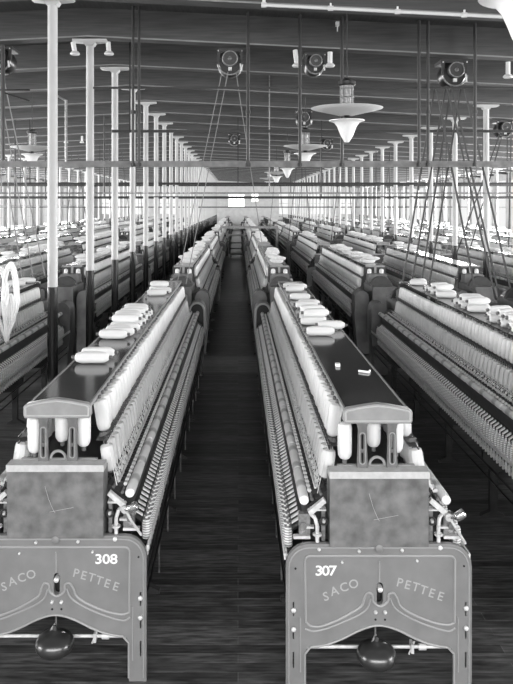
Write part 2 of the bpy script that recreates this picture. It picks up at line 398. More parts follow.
# drive head in the middle of the far end
dh = MB(); dh.box(-.20,.20,LCREEL+.02,LEN-.05,.30,1.20,.02); dh.box(-.17,.17,LCREEL+.05,LCREEL+.30,1.20,1.36,.02); dh.build('drive_head', M['guard'], proto)
MB().lathe([(.20,0),(.20,.10)], (0,LEN-.42,1.16), (0,1,0), 24).build('belt_pulley', M['dark'], proto)
MB().box(-.17,.17,LCREEL+.0,LCREEL+.10,1.472,1.497).box(-.02,.02,LCREEL+.02,LCREEL+.06,1.20,1.48).box(-.17,.17,LCREEL+.0,LCREEL+.10,1.20,1.23).build('creel_end_frame', M['cap'], proto)
# spindles wound with yarn
def spindle_mesh(n=8):
    return MB().lathe([(.018,0),(.026,.006),(.027,.08),(.024,.112),(.012,.114),(.010,.106),(.006,.128)], (0,0,0), (0,0,1), n).mesh('spindle', M['coil'])
SPM = spindle_mesh()
for s in (-1, 1):
    a = MB()
    for k in range(100):
        a.lathe([(.026,0),(.027,.08),(.023,.112),(.010,.116),(.006,.145)], (s*.470,.2+k*PITCH,.692), (0,0,1), 6)
    so = a.build('spindle_row', M['coil'], proto); so['kind'] = 'stuff'
    so['label'] = 'row of yarn wound spindles standing in the ring rail'
# roving strands from the bobbins to the rollers
for s in (-1, 1):
    a = MB()
    for k in range(int((LCREEL-.25)/.1)):
        y = .2+k*.1
        for q in (0,.05):
            a.tube((s*.245,y+q,1.262),(s*.318,y+q-.10+random.uniform(-.03,.03),1.03),.0026,3,cap=False)
            a.tube((s*.278,y+q,1.13),(s*.322,y+q+.11+random.uniform(-.04,.04),1.02),.0028,3,cap=False)
        a.box(s*.305-.006,s*.305+.006,y-.01,y+.01,1.055,1.07)
    a.tube((s*.30,.14,1.085),(s*.30,LCREEL,1.085),.004,4); a.tube((s*.325,.14,1.04),(s*.325,LCREEL,1.04),.005,4)
    so = a.build('roving_strands', M['strand'], proto); so['kind'] = 'stuff'; so['label'] = 'slanting strands of roving drawn down to the rollers'
# ---------------------------------------------------------------- place frames
ROWS = {  # centre x : words
    -8.2:'fourth row past left columns', -6.5:'third row past left columns', -4.75:'second row past left columns', -3.02:'first row past left columns',
    -.995:'row left of centre aisle', .75:'row right of centre aisle', 2.50:'second row right of centre aisle', 4.23:'third row right of centre aisle',
    6.16:'first row past right columns', 7.9:'second row past right columns', 9.65:'third row past right columns', 11.4:'fourth row past right columns', -10.4:'row by left windows'}
SLOTS = [(3.9,0,'nearest'),(20.0,1,'second back'),(21.3,0,'third back'),(37.4,1,'fourth back'),(39.0,0,'fifth back'),(55.1,1,'sixth back'),(56.6,0,'seventh back'),(72.7,1,'eighth back')]
FAR_SKIP = ('raised_moulding','bolt_head','slot_bolt','bolt_hole','scratch_marks','latch_knob','cross_shaft','shaft_clamp','weight_bowl','elbow_pipe','bearing_disc','corner_bracket','crank_handle','bearing_block','slot_rim','creel_foot','lifter_rod','bearing_ring','bearing_pin','gear_bracket','hand_lever','hanging_hook')
FAR2 = FAR_SKIP + ('cap_rim','creel_leg','skewer_cups','top_rollers','thread_guides','thread_separators','spindle_whorls','lifting_rod','machine_foot','guard_rim','creel_rail','roving_strands','spindle_row','rings','roller_stands','board_edging','inner_web','creel_post')
def vis(x, y, m=.6): return y > 1 and (-238/733*y-m) < x < (275/733*y+m)
frames = []
for cx, words in ROWS.items():
    for si, (sy, rot, sw) in enumerate(SLOTS):
        near, far = (sy, sy+LEN) if not rot else (sy-LEN, sy)
        if not (vis(cx, far)): continue
        lod = 0 if (si == 0 and cx in (-.995, .75)) else (1 if si < 3 else 2)
        skip = () if lod == 0 else (FAR_SKIP if lod == 1 else FAR2)
        r = copy_tree(proto, None, skip)
        y0 = sy + (.10 if cx == -.995 and si == 0 else 0)
        r.location = (cx, y0, 0); r.rotation_euler = (0,0,PI if rot else 0)
        if lod == 0: lab = 'nearest spinning frame right of the centre aisle, its whole end panel in view, numbered 307' if cx > 0 else 'nearest spinning frame left of the centre aisle, cut by the left edge, numbered 308'
        else: lab = 'long spinning frame in %s, %s frame from the camera' % (words, sw.replace(' back',''))
        tag(r, lab, 'spinning machine', 'ring spinning frames in long rows')
        frames.append((cx, si, y0, rot, r, lod))
# remove the prototype
for o in [o for o in bpy.data.objects]:
    pass
def rm_tree(o):
    for c in kids(o): rm_tree(c)
    bpy.data.objects.remove(o)
PATTERN = {'skewer_cups':'skewer cups in a row','roller_stands':'row of small dark roller stands','top_rollers':'row of small bright top rollers','thread_guides':'row of thread guides','rings':'row of spinning rings','thread_separators':'row of pale thread separators','spindle_whorls':'row of spindle whorls'}
rm_tree(proto)
bpy.context.view_layer.update()
# numbers and cast letters on the two near frames; individual spindles on their aisle sides
for cx, si, y0, rot, r, lod in frames:
    if lod: continue
    pan = [c for c in kids(r) if c.name.startswith('end_panel')][0]
    num = '307' if cx > 0 else '308'
    nb = MB(); cxs = (318,324.8,331.7) if cx > 0 else (422,429.8,437.6)
    for ch, px in zip(num, cxs):
        X, Z = P(px, 575.5 if cx > 0 else 573.0)
        vs, fs = text_verts(ch, .074, 0, Z, 0, -.0165, .0012, .0012); nb.add([(X+v[0]*1.18, v[1], v[2]) for v in vs], fs)
        # small serifs
    nb.build('painted_number', M['number'], pan, False).location.y = -.0
    lt = MB()
    for ch, px, py, a in (('S',326,600.6,-16),('A',334.5,595.2,-15),('C',344,591.4,-14),('O',353.5,588.2,-12),('P',398,586.8,13),('E',405.7,589,15),('T',413.8,591.2,16),('T',421.6,594.2,17),('E',429.6,597.2,18),('E',438.4,600.4,18)):
        if ch == '&': continue
        lt = MB(); X, Z = P(px, py); lt.add(*text_verts(ch, .066, X, Z, math.radians(a), -.0160, .0015, .0006)); lt.build('cast_letter', M['letter'], pan, False)
    s = -1 if cx > 0 else 1
    # aisle side: each small piece a part of its own
    for kind, name, fn, m in unit_parts(s):
        for c in kids(r):
            if c.name.startswith(kind) and (c.data.vertices[0].co.x > 0) == (s > 0): bpy.data.objects.remove(c)
        b = MB(); fn(b, 0); me = b.mesh(name, M[m])
        for k in range(100): o = link(name, me, r); o.location = (0, .2+k*PITCH, 0)
    rows = [c for c in kids(r) if c.name.startswith('spindle_row')]
    for c in rows:
        if (c.data.vertices[0].co.x > 0) == (s > 0): bpy.data.objects.remove(c)
    for k in range(100):
        o = link('spindle', SPM, r); o.location = (s*.470, .2+k*PITCH, .692)
for o in bpy.data.objects:
    b = o.name.split('.')[0]
    if b in PATTERN and o.type == 'MESH': o['kind'] = 'stuff'; o['label'] = PATTERN[b]
# ---------------------------------------------------------------- roving bobbins
YL = .185
PROF = [(.014,0),(.027,.005),(.037,.020),(.040,.045),(.040,YL-.03),(.036,YL-.008),(.020,YL),(.012,YL+.003)]
YM = MB().lathe(PROF, (0,0,0), (0,0,1), 14).mesh('yarn_package', M['yarn2'])
CM = MB().lathe([(.012,-.022),(.014,-.004),(.010,.004),(.010,YL),(.011,YL+.02),(.005,YL+.024)], (0,0,0), (0,0,1), 8).mesh('bobbin_core', M['core'])
PROFL = [(.010,-.018),(.016,-.016),(.016,-.004),(.026,.002),(.038,.02),(.041,.05),(.041,.14),(.036,.165),(.024,.186),(.016,.190),(.016,.208),(.010,.210)]
LY = MB().lathe([(.016,0),(.030,.008),(.038,.03),(.041,.06),(.041,.14),(.036,.17),(.022,.19),(.015,.195)], (0,0,0), (0,0,1), 16).mesh('yarn_package', M['yarn2'])
LC = MB().lathe([(.010,-.02),(.015,-.018),(.015,0),(.010,.01),(.010,.185),(.013,.194),(.013,.212),(.008,.214)], (0,0,0), (0,0,1), 10).mesh('bobbin_core', M['core'])
def bob_root(ym, cm):
    r = empty('roving_bobbin'); link('yarn_package', ym, r); link('bobbin_core', cm, r); return r
bA = bob_root(YM, CM); bL = bob_root(LY, LC)
def side_bobs(cx, y0, rot):
    out = []
    sg = -1 if rot else 1
    for s in (-1, 1):
        for k in range(int((LCREEL-.25)/.1)):
            y = y0+sg*(.2+k*.1)
            if k > 0: out.append(('upper', s, Vector((cx+s*.212,y,1.278)), Vector((cx+s*.184,y,1.465))))
            out.append(('lower', s, Vector((cx+s*.262,y,1.078)), Vector((cx+s*.240,y,1.240))))
    return out
cand = []; rest = []
for cx, si, y0, rot, r, lod in frames:
    for tier, s, a, b in side_bobs(cx, y0, rot):
        facing = (s < 0) if cx > 0 else (s > 0)
        near = facing and si == 0 and abs(cx) < 3.1 and vis(a.x, a.y, .0) and (a.z-EYE)/a.y > -479/733
        if near: cand.append((a.y*a.y+a.x*a.x, cx, tier, s, a, b))
        elif si < 6: rest.append((si, facing, a, b))
cand.sort(key=lambda t: t[0])
NAMES = {.75:'the near frame right of aisle', -.995:'the near frame left of aisle', 2.5:'the frame at the right picture edge', -3.02:'the frame behind the left columns'}
NLAY = 70
for i, (d, cx, tier, s, a, b) in enumerate(cand):
    if i >= 294-NLAY: rest.append((0, True, a, b)); continue
    o = copy_tree(bA)
    a = a + Vector((random.uniform(-.002,.002), random.uniform(-.006,.006), 0))
    o.location = a; o.rotation_mode = 'QUATERNION'; o.rotation_quaternion = (b-a).to_track_quat('Z','Y')
    zsc = random.uniform(.96,1.02)*(.87 if tier == 'lower' else 1); o.scale = (random.uniform(.9,1.08),)*2+(zsc,)
    tag(o, 'white bobbin standing in the %s creel row of %s' % (tier, NAMES[cx]), 'bobbin', '%s creel row of roving bobbins on %s' % (tier, NAMES[cx]))
# bobbins showing in the open ends of the two near creels
for cx, y0, num, offs in ((.75,3.9,'307',((-.168,.10,'left-hand'),(.0,.16,'middle'),(.116,.12,'right-hand'))),(-.995,4.0,'308',((-.142,.10,'left-hand'),(.0,.15,'middle'),(.128,.12,'right-hand')))):
    for dx, dy, w in offs:
        o = copy_tree(bA); o.location = (cx+dx, y0+dy, {'middle':1.262,'left-hand':1.215,'right-hand':1.245}[w]); o.scale = (.98,.98,1.08)
        tag(o, '%s white bobbin upright under the creel cap of the near frame %s of the aisle' % (w.capitalize(), 'right' if num == '307' else 'left'), 'bobbin')
# the rest in one object
st = MB()
for si, facing, a, b in rest:
    if not facing and si > 0: continue
    n = 8 if si < 2 else (5 if si == 2 else 4)
    st.lathe([(.016,0),(.036,.02),(.040,.06),(.040,.135),(.034,.16),(.014,.168)] if si < 2 else [(.036,0),(.040,.08),(.034,.165)], a, b-a, n)
# bobbins lying on top boards
TOP = 1.492
SC = 1.0
def lay(x, y, z, rz, label, group, sc=1.0):
    o = copy_tree(bL); L = .23*sc
    o.rotation_mode = 'XYZ'; o.rotation_euler = (0, PI/2, rz)
    d = Matrix.Rotation(rz, 3, 'Z') @ Vector((1,0,0))
    o.location = (x-d.x*L/2, y-d.y*L/2, z); o.scale = (sc,sc,sc*1.22)
    tag(o, label, 'bobbin', group)
def pile(cx, ys, lab, grp, twist=.25, top=()):
    for i, (dx, y) in enumerate(ys):
        lay(cx+dx, y, TOP+.042, random.uniform(-twist,twist), lab, grp)
    for i, (dx, y) in enumerate(top):
        lay(cx+dx, y, TOP+.042+.068, random.uniform(-twist,twist), lab, grp)
pile(.75, [(-.055,6.22),(.075,6.52),(-.06,6.75),(-.05,6.84),], 'white roving bobbin lying in the pile halfway along the near right frame', 'pile halfway along the board of frame 307', .12, [(-.03,6.80)])
pile(.75, [(-.05,7.0),(-.04,7.1)], 'white roving bobbin at the back of the pile on the near right frame', 'back of the pile on frame 307', .08, [(-.04,7.05)])
pile(.75, [(-.02,7.85),(.02,8.0),(-.03,8.55)], 'white roving bobbin lying loose farther back on the near right frame', 'loose bobbins on the farther board of frame 307', .12)
pile(.75, [(-.03,9.35),(.03,9.6),(-.04,9.7)], 'white roving bobbin lying near the drive end of the near right frame', 'bobbins near the drive end of frame 307', .2)
pile(-.995, [(-.03,5.13),(-.02,5.30)], 'white roving bobbin of the pair lying nearest on the near left frame', 'pair of bobbins on frame 308', .06)
pile(-.995, [(-.04,6.06),(.0,6.17),(-.02,6.28),(.02,6.39),(-.02,6.50),(.01,6.61),(.03,6.72),(-.01,6.83),(.02,6.94),(.04,7.05),(.0,7.16),(.03,7.27),(.0,7.38)], 'white roving bobbin in the long heap on the near left frame', 'long heap on frame 308', .14, [(.0,6.45),(.02,6.57),(-.01,6.69),(.01,6.84),(.02,7.0),(.0,7.15)])
pile(-.995, [(0,8.95),(.04,9.2),(-.02,9.35)], 'white roving bobbin lying near the drive end of the near left frame', 'bobbins near the drive end of frame 308', .2, [(0,9.28)])
n2 = 'the frame at the right picture edge'
pile(2.5, [(-.02,6.35),(.02,6.5),(-.02,6.62),(.02,6.74),(-.03,6.87),(0,7.0),(.02,7.12)], 'white roving bobbin in the nearest heap on '+n2, 'nearest heap on '+n2, .3, [(0,6.45),(0,6.6),(.02,6.8),(0,7.0)])
pile(2.5, [(-.02,7.55),(.02,7.68),(-.02,7.8),(0,7.93),(.0,8.1),(.05,8.2)], 'white roving bobbin in the middle heap on '+n2, 'middle heap on '+n2, .3, [(0,7.62),(0,7.8),(.02,7.95)])
pile(2.5, [(-.02,8.75),(.02,8.9),(-.02,9.05),(0,9.2),(.0,9.35)], 'white roving bobbin in the farther heap on '+n2, 'farther heap on '+n2, .3, [(0,8.9),(0,9.1)])
pile(2.5, [(-.02,10.1),(.02,10.25)], 'white roving bobbin by the drive end of '+n2, 'bobbins by the drive end of '+n2, .3)
pile(-3.02, [(.0,10.0),(.03,10.4)], 'white roving bobbin lying on the frame behind the left columns', 'bobbins on the frame behind the left columns', .1)
pile(-.995, [], '', '')
def heaps(cx, y0, y1, words, n):
    for k in range(n):
        c = y0+(y1-y0)*(k+.5)/n + random.uniform(-.15,.15); m = random.choice((3,4,5,6))
        ys = [(random.uniform(-.04,.04), c+(j-m/2)*.115) for j in range(m)]
        tp = [(random.uniform(-.03,.03), c+(j-m/2+.5)*.13) for j in range(1, max(1,m-1))]
        pile(cx, ys, 'white roving bobbin in a heap on the board of '+words, 'heaps on the board of '+words, .3, tp)
# farther heaps as one stuff object
for cx, si, y0, rot, r, lod in frames:
    if si > 3: continue
    for dx in (-.11,.11):
        st.lathe([(.016,0),(.036,.02),(.040,.06),(.040,.16),(.034,.19),(.014,.20)], (cx+dx, y0+(-1 if rot else 1)*(LCREEL+.055), 1.24), (0,0,1), 8)
for cx, si, y0, rot, r, lod in frames:
    if si > 5 or (si == 0 and cx in (.75,-.995,2.5,-3.02)): continue
    sg = -1 if rot else 1
    for k in range(5):
        if random.random() < .12: continue
        c = .5+k*1.25+random.uniform(-.1,.3)
        for j in range(random.choice((5,7,9))):
            y = y0+sg*(c+j*.11); dx = random.uniform(-.04,.04); z = TOP+.042+(random.random() < .4)*.07
            st.lathe([(.014,-.02),(.036,.02),(.041,.06),(.041,.14),(.03,.18),(.014,.21)], (cx+dx-.095,y,z), (1,random.uniform(-.2,.2),0), 6)
tag(st.build('roving_bobbin', M['yarn2']), 'the smaller white roving bobbins standing in and heaped on the farther frames', 'bobbins', kind='stuff')
rm_tree(bA); rm_tree(bL)
# small white tools on board of 307
cot = MB(); cot.box(.67,.70,5.02,5.06,TOP,TOP+.02); tag(cot.build('cotton_tuft', M['yarn']), 'small white scrap lying on the dark board of frame 307', 'scrap')
hk = MB().path([(.80,4.86,TOP+.008),(.86,4.82,TOP+.008),(.875,4.87,TOP+.008)], .008, 6); tag(hk.build('bent_hook', M['yarn']), 'small white bent hook lying on the board of frame 307', 'hook')
# ---------------------------------------------------------------- columns
RX, RH = -2.2, 2.48
def roofH(x): return RH-.05*abs(x-RX)
def colobj(x, y, label, grp):
    top = EYE+roofH(x)
    r = empty('column', (x,y,0))
    MB().lathe([(.10,0),(.10,.03),(.062,.06),(.062,1.63)], (0,0,0), (0,0,1), 16).build('column_base', M['columndark'], r)
    MB().lathe([(.060,1.63),(.058,top-.05)], (0,0,0), (0,0,1), 16).build('column_shaft', M['column'], r)
    k = MB(); k.prism([(-.25,top-.022),(.25,top-.022),(.255,top-.045),(.235,top-.062),(.09,top-.075),(.06,top-.12),(-.06,top-.12),(-.09,top-.075),(-.235,top-.062),(-.255,top-.045)], -.07, .07)
    k.build('column_cap', M['column'], r)
    tag(r, label, 'column', grp); return r
ordw = ['nearest','second','third','fourth','fifth','sixth','seventh','eighth','ninth','tenth','eleventh','twelfth','thirteenth','fourteenth','fifteenth','sixteenth','seventeenth','eighteenth','nineteenth','twentieth']
for row, x in (('left line', RX), ('right line', 5.18), ('far left line beyond the looms', -9.58), ('far right line by the windows', 12.4)):
    k = 0
    for i in range(31):
        y = 8.7+2.2*i
        if not vis(x, y, .1): continue
        k += 1
        w = (ordw[k-1]+' column') if k <= 20 else 'distant column'
        row2 = row.replace('looms','frames')
        colobj(x, y, 'white iron column with dark foot, %s of the %s' % (w, row2), 'white columns of the '+row2)
# band on second column
# ---------------------------------------------------------------- setting
Y0, Y1, XL, XR = -5.0, 76.0, -15.2, 14.5
def struct(o): o['kind'] = 'structure'; return o
struct(MB().box(XL-.2,XR+.2,Y0-.2,Y1+.2,-.1,0).build('floor', M['floor'], smooth=False))
def roofz(x, d=.42): return EYE+roofH(x)+d
cl = MB(); cl.prism([(XL-.2,roofz(XL-.2)),(RX,roofz(RX)),(XR+.2,roofz(XR+.2)),(XR+.2,roofz(XR+.2)+.1),(RX,roofz(RX)+.1),(XL-.2,roofz(XL-.2)+.1)], Y0-.2, Y1+.2)
struct(cl.build('ceiling', M['plank'], smooth=False))
for i in range(-6, 31):
    y = 8.7+2.2*i
    b = MB(); z = lambda x, d: EYE+roofH(x)+d
    b.prism([(XL,z(XL,.0)),(RX,z(RX,0)),(XR,z(XR,0)),(XR,z(XR,.42)),(RX,z(RX,.42)),(XL,z(XL,.42))], y-.13, y+.13)
    o = struct(b.build('trim_%d' % (i+7), M['beam'], smooth=False))
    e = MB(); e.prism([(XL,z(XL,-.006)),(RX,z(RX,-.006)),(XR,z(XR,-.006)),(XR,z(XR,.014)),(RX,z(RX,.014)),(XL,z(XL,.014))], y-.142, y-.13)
    e.build('beam_edge_highlight', M['edge_highlight'], o, False)  # added strip: highlight of the chamfered beam edge, put in as colour
# walls with window openings
wn = 0
def window(x0, y0, x1, y1, z0, z1, m='pane'):
    """pane standing on the segment (x0,y0)-(x1,y1)"""
    global wn; wn += 1
    d = Vector((x1-x0,y1-y0,0)); L = d.length; ang = math.atan2(d.y, d.x)
    f = MB()
    for (a, b) in ((0,.06),(L-.06,L)): f.box(a,b,-.05,.05,z0,z1)
    for (a, b) in ((z0,z0+.06),(z1-.06,z1),((z0+z1)/2-.03,(z0+z1)/2+.03)): f.box(0,L,-.05,.05,a,b)
    for k in (1,2,3): f.box(L*k/4-.012,L*k/4+.012,-.02,.02,z0,z1)
    for k in (1,3): f.box(0,L,-.02,.02,z0+(z1-z0)*k/4-.012,z0+(z1-z0)*k/4+.012)
    o = struct(f.build('window_%d' % wn, M['wall'], smooth=False)); o.location = (x0,y0,0); o.rotation_euler = (0,0,ang)
    MB().box(.02,L-.02,.022,.028,z0+.02,z1-.02).build('window_pane', M[m], o, False)
for side, X in (('left', XL), ('right', XR)):
    w = MB(); tz = EYE+roofH(X)
    xa, xb = (X-.3, X) if side == 'left' else (X, X+.3)
    w.box(xa,xb,Y0,Y1,0,.95); w.box(xa,xb,Y0,Y1,tz-.25,tz+.5)
    ys = [8.7+2.2*i for i in range(-7, 31)]
    for y in ys: w.box(xa,xb,y-.22,y+.22,.95,tz-.25)
    struct(w.build('wall_'+side, M['wall'], smooth=False))
    for y in ys[:-1]:
        xm = X-.15 if side == 'left' else X+.15
        window(xm, y+.22, xm, y+1.98, .95, tz-.25)
for side, Y in (('far', Y1), ('near', Y0)):
    w = MB(); tz = EYE+roofH(XR)
    ya, yb = (Y, Y+.3) if side == 'far' else (Y-.3, Y)
    w.box(XL,XR,ya,yb,0,.95); 
    tw = 4.25
    w.prism([(XL,tw),(XR,tw),(XR,roofz(XR)),(RX,roofz(RX)),(XL,roofz(XL))], ya, yb)
    if side == 'near':
        edges = [(-14.5+2.25*k, -12.8+2.25*k, .95, tw, 'pane') for k in range(12)]
    else:
        edges = [(-14.2,-12.4,1.6,3.9,'panedim'),(-11.2,-9.4,1.6,3.9,'panedim'),(-8.2,-6.4,1.6,3.9,'panedim'),(-5.2,-3.4,1.6,3.9,'panedim'),(-1.05,.72,2.3,3.75,'panefar'),(1.35,2.15,2.9,3.9,'panefar'),(4.2,6.0,1.6,3.9,'panedim'),(7.2,9.0,1.6,3.9,'panedim'),(10.4,12.2,1.6,3.9,'panedim')]
    px = XL
    for a, b, c, d, m in edges:
        w.box(px,a,ya,yb,.95,tw); px = b
        if c > .95: w.box(a,b,ya,yb,.95,c)
        if d < tw: w.box(a,b,ya,yb,d,tw)
    w.box(px,XR,ya,yb,.95,tw)
    struct(w.build('wall_'+side, M['wall'], smooth=False))
    for a, b, c, d, m in edges: window(a, (ya+yb)/2, b, (ya+yb)/2, c, d, m)
# ---------------------------------------------------------------- overhead gear
def at(px, py, y): return Vector(((px-238)*y/733, y, EYE+(205-py)*y/733))
def rod(px, py0, py1, y, r=.02, lab='', name='hanger_rod', grp=None, x2=None):
    a, b = at(px, py0, y), at(px if x2 is None else x2, py1, y)
    tag(MB().tube(a, b, r, 8).build(name, M['rod']), lab, 'rod', grp)
RD = [(248,'beside the round motor over the centre aisle'),(300,'passing the small motor between white brackets'),(342,'just behind the nearest hanging lamp'),(419,'left of the pair under the right motor'),(428,'right of the pair under the right motor'),(475,'farthest right before the bearer rail'),(133,'left of the pair near the left columns'),(139,'right of the pair near the left columns')]
for px, w in RD:
    p = at(px, 100, 10.55); top = roofz(p.x)-.005
    y2 = 166
    q2 = at(px, y2, 10.55)
    tag(MB().tube((p.x,10.55,top),(p.x,10.55,q2.z),.024 if px not in (133,139) else .02,8).lathe([(.035,0),(.035,.05)],(p.x,10.55,q2.z-.01),(0,0,1),8).lathe([(.035,0),(.035,.05)],(p.x,10.55,q2.z+.75),(0,0,1),8).build('hanger_rod', M['rod']), 'dark iron hanger rod '+w, 'rod')
# bearer rails across the room
def rail(y, H, h, d, x0, x1, lab, mm='rail', name='bearer_rail'):
    m = MB(); n = max(1, int((x1-x0)/5)); sec = [(y,EYE+H-h/2),(y+d,EYE+H-h/2),(y+d,EYE+H+h/2),(y,EYE+H+h/2)]
    m.box(x0,x1,y,y+d,EYE+H-h/2,EYE+H+h/2)
    if y > 12:
        for k in range(n+1):
            x = x0+.3+(x1-x0-.6)*k/n; m.box(x-.012,x+.012,y,y+.02,EYE+H,roofz(x)-.003)
    tag(m.build(name, M[mm], smooth=False), lab, 'rail')
rail(10.62,.595,.085,.06,-6.5,6.6,'grey bearer rail crossing the room just behind the second column','rail')
rail(20.6,.60,.07,.05,-12,12,'dark bearer rail crossing at the first cross aisle','rod')
rail(34.0,.55,.08,.05,-14,13.5,'farther dark bearer rail crossing the room','rod')
rail(28.0,.27,.06,.05,-14,13.5,'thin low dark rail crossing in front of the windows','rod')
rail(10.62,1.70,.03,.03,-2.1,6.2,'upper thin dark bar crossing in front of the columns','rod')
rail(12.2,1.23,.045,.04,-2.1,7,'lower thin dark bar crossing in front of the columns','rod')
rail(15.155,.245,.022,.022,-5.2,6.5,'narrow pipe crossing just above eye level','mid','narrow_pipe')
# white sprinkler pipes under the nearest visible beam
def pipe(xa, xb, y, dz, lab):
    a = Vector((xa,y,EYE+roofH(xa)+dz)); b = Vector((xb,y,EYE+roofH(xb)+dz)); m = MB().tube(a,b,.020,10)
    n = 4
    for k in range(n+1):
        p = a.lerp(b,k/n); m.tube(p-Vector((.03,0,0)),p+Vector((.03,0,0)),.030,8); m.tube(p,p+Vector((0,0,.06)),.012,6)
    m.tube(a,a+Vector((0,0,.1)),.02,8)
    tag(m.build('sprinkler_pipe', M['pipe']), lab, 'pipe')
pipe(.30, 3.4, 8.5, -.035, 'white sprinkler pipe running right along the top of the view')
pipe(-4.2, -1.85, 8.42, -.045, 'white sprinkler pipe beside the top of the nearest left column')
tag(MB().box(1.43,1.48,10.70,10.77,EYE+2.62,EYE+2.68).tube((1.455,10.73,EYE+2.54),(1.455,10.73,EYE+2.62),.01,6).build('sprinkler', M['pipe']), 'small white sprinkler head on the beam below the pipe', 'sprinkler')
# lamps
def lamp(x, y, lab, dz=0):
    r = empty('hanging_lamp', (x,y,0)); zr = EYE+1.215+dz
    top = roofz(x)-.005
    MB().path([(0,0,zr+.46),(.012,0,zr+.60),(0,0,zr+.75),(0,0,top)], .009, 6).build('suspension_wire', M['rod'], r)
    MB().lathe([(.10,.36),(.115,.375),(.115,.42),(.06,.44),(.03,.46)], (0,0,zr), (0,0,1), 20).build('lamp_cap', M['black'], r)
    hm = MB().lathe([(.075,0),(.08,.05),(.08,.36)], (0,0,zr+.02), (0,0,1), 20)
    for a in range(8): hm.tube((.085*math.cos(a*PI/4),.085*math.sin(a*PI/4),zr+.03),(.085*math.cos(a*PI/4),.085*math.sin(a*PI/4),zr+.37),.008,5)
    for k in range(3): hm.torus((0,0,zr+.10+k*.11),.085,.008,(0,0,1),20,5)
    hm.build('lamp_housing', M['mid'], r)
    d = MB().lathe([(.06,-.075),(.10,-.07),(.30,-.022),(.47,.02),(.475,.026),(.46,.03),(.3,-.005),(.10,-.045),(.06,-.05)], (0,0,zr+.04), (0,0,1), 40, caps=False)
    d.build('disc_reflector', M['enamel'], r)
    k = MB().lathe([(.035,0),(.05,-.04),(.035,-.06)], (0,0,zr-.03), (0,0,1), 12); k.build('lamp_neck', M['black'], r)
    g = MB().lathe([(.03,-.385),(.045,-.36),(.06,-.335),(.085,-.29),(.105,-.235),(.13,-.175),(.165,-.13),(.205,-.110),(.235,-.103),(.236,-.096),(.17,-.098),(.05,-.09)], (0,0,zr), (0,0,1), 32)
    g.build('glass_bowl', M['glassbowl'], r)
    tag(r, lab, 'lamp'); return r
l0 = lamp(1.44, 9.70, 'white disc lamp with flared bowl hanging over the frame numbered 307')
l1 = lamp(1.46, 15.9, 'second disc lamp hanging behind the nearest whole one')
lamp(1.50, 22.3, 'third and more distant disc lamp in the right-hand line')
lamp(1.50, 28.6, 'fourth tiny disc lamp far down the right-hand line')
lamp(1.50, 35.0, 'fifth tiny disc lamp farthest down the right-hand line')
lamp(1.36, 3.4, 'large pale lamp bowl cut by the top right corner', -.145)
lamp(-4.55, 16.2, 'disc lamp half hidden by the nearest left column')
lamp(9.2, 22.5, 'disc lamp hanging beyond the right columns')
# motors
def motor(x, y, R, lab, pulley=True):
    H = roofH(x); zc = EYE+H-R-.02
    r = empty('ceiling_motor', (x,y,0))
    m = MB(); m.lathe([(R*.82,0),(R*.95,.04),(R*.95,.30),(R*.82,.36)], (0,-.05,zc), (0,1,0), 28); m.build('motor_body', M['black'], r)
    m = MB(); m.box(-R*1.0,R*1.0,-.03,.34,zc+R*.86,zc+R+.02); m.box(-R*.95,-R*.75,-.05,.0,zc+.0,zc+R); m.box(R*.75,R*.95,-.05,.0,zc,zc+R); m.build('mounting_base', M['dark'], r)
    m = MB(); m.torus((0,-.07,zc),R*.93,R*.07,(0,1,0),32,6,a0=-PI*.95,a1=-PI*.05); m.build('motor_rim', M['mid'], r)
    m = MB(); m.lathe([(R*.55,0),(R*.60,.01),(R*.60,.09),(R*.55,.10)], (0,-.16,zc+R*.22), (0,1,0), 28); m.build('drive_pulley', M['dark'], r)
    m = MB(); m.torus((0,-.165,zc+R*.22),R*.55,R*.045,(0,1,0),28,6); m.lathe([(R*.16,0),(R*.12,.02),(R*.05,.03)], (0,-.16,zc+R*.22), (0,-1,0), 14); m.build('pulley_rim', M['mid'], r)
    m = MB(); m.box(-R*.13,R*.13,-.09,-.05,zc-R*.62,zc-R*.32); m.tube((R*.78,-.08,zc-R*.1),(R*.86,-.08,zc-R*.62),R*.07,8); m.tube((-R*.9,-.08,zc+R*.82),(-R*.9,-.08,zc+R*.92),R*.05,6).tube((R*.9,-.08,zc+R*.82),(R*.9,-.08,zc+R*.92),R*.05,6); m.build('terminal_block', M['steel'], r)
    tag(r, lab, 'motor'); return zc
z1 = motor(-.12, 11.15, .20, 'round black motor hanging from the beam over the centre aisle')
z2 = motor(1.17, 11.15, .16, 'small black motor on the beam between two white brackets')
z3 = motor(3.28, 11.15, .20, 'round black motor hanging over the fan of belts at right')
z4 = motor(-3.62, 11.15, .19, 'black motor at the left edge of the view')
motor(-.12, 24.35, .20, 'small distant motor hanging in line behind the centre one')
motor(2.95, 24.35, .20, 'distant motor to the right of the second lamp')
motor(1.60, 17.75, .2, 'black motor just behind the second hanging lamp')
motor(6.45, 17.75, .2, 'distant black motor between the right columns')
# white brackets
def bracket(px, py0, py1, y, lab, lean=0):
    a = at(px, py0, y); b = at(px+lean, py1, y)
    m = MB().tube(a, b, .035, 8).lathe([(.06,0),(.075,.02),(.05,.05)], b-Vector((0,0,.03)), (0,0,1), 10)
    tag(m.build('white_bracket', M['pipe']), lab, 'bracket')
bracket(295,50,65,10.75,'white insulator bracket left of the small motor',2)
bracket(330,52,65,10.75,'white insulator bracket right of the small motor')
bracket(73,42,53,10.72,'white hooked bracket left of the second left column cap',2)
bracket(108,42,53,10.72,'white hooked bracket right of the second left column cap',1)
bracket(508,62,76,10.75,'white bracket at the upper right edge of the view')
bracket(66,136,142,24.0,'left one of two small distant white brackets')
bracket(82,136,142,24.0,'right one of two small distant white brackets')
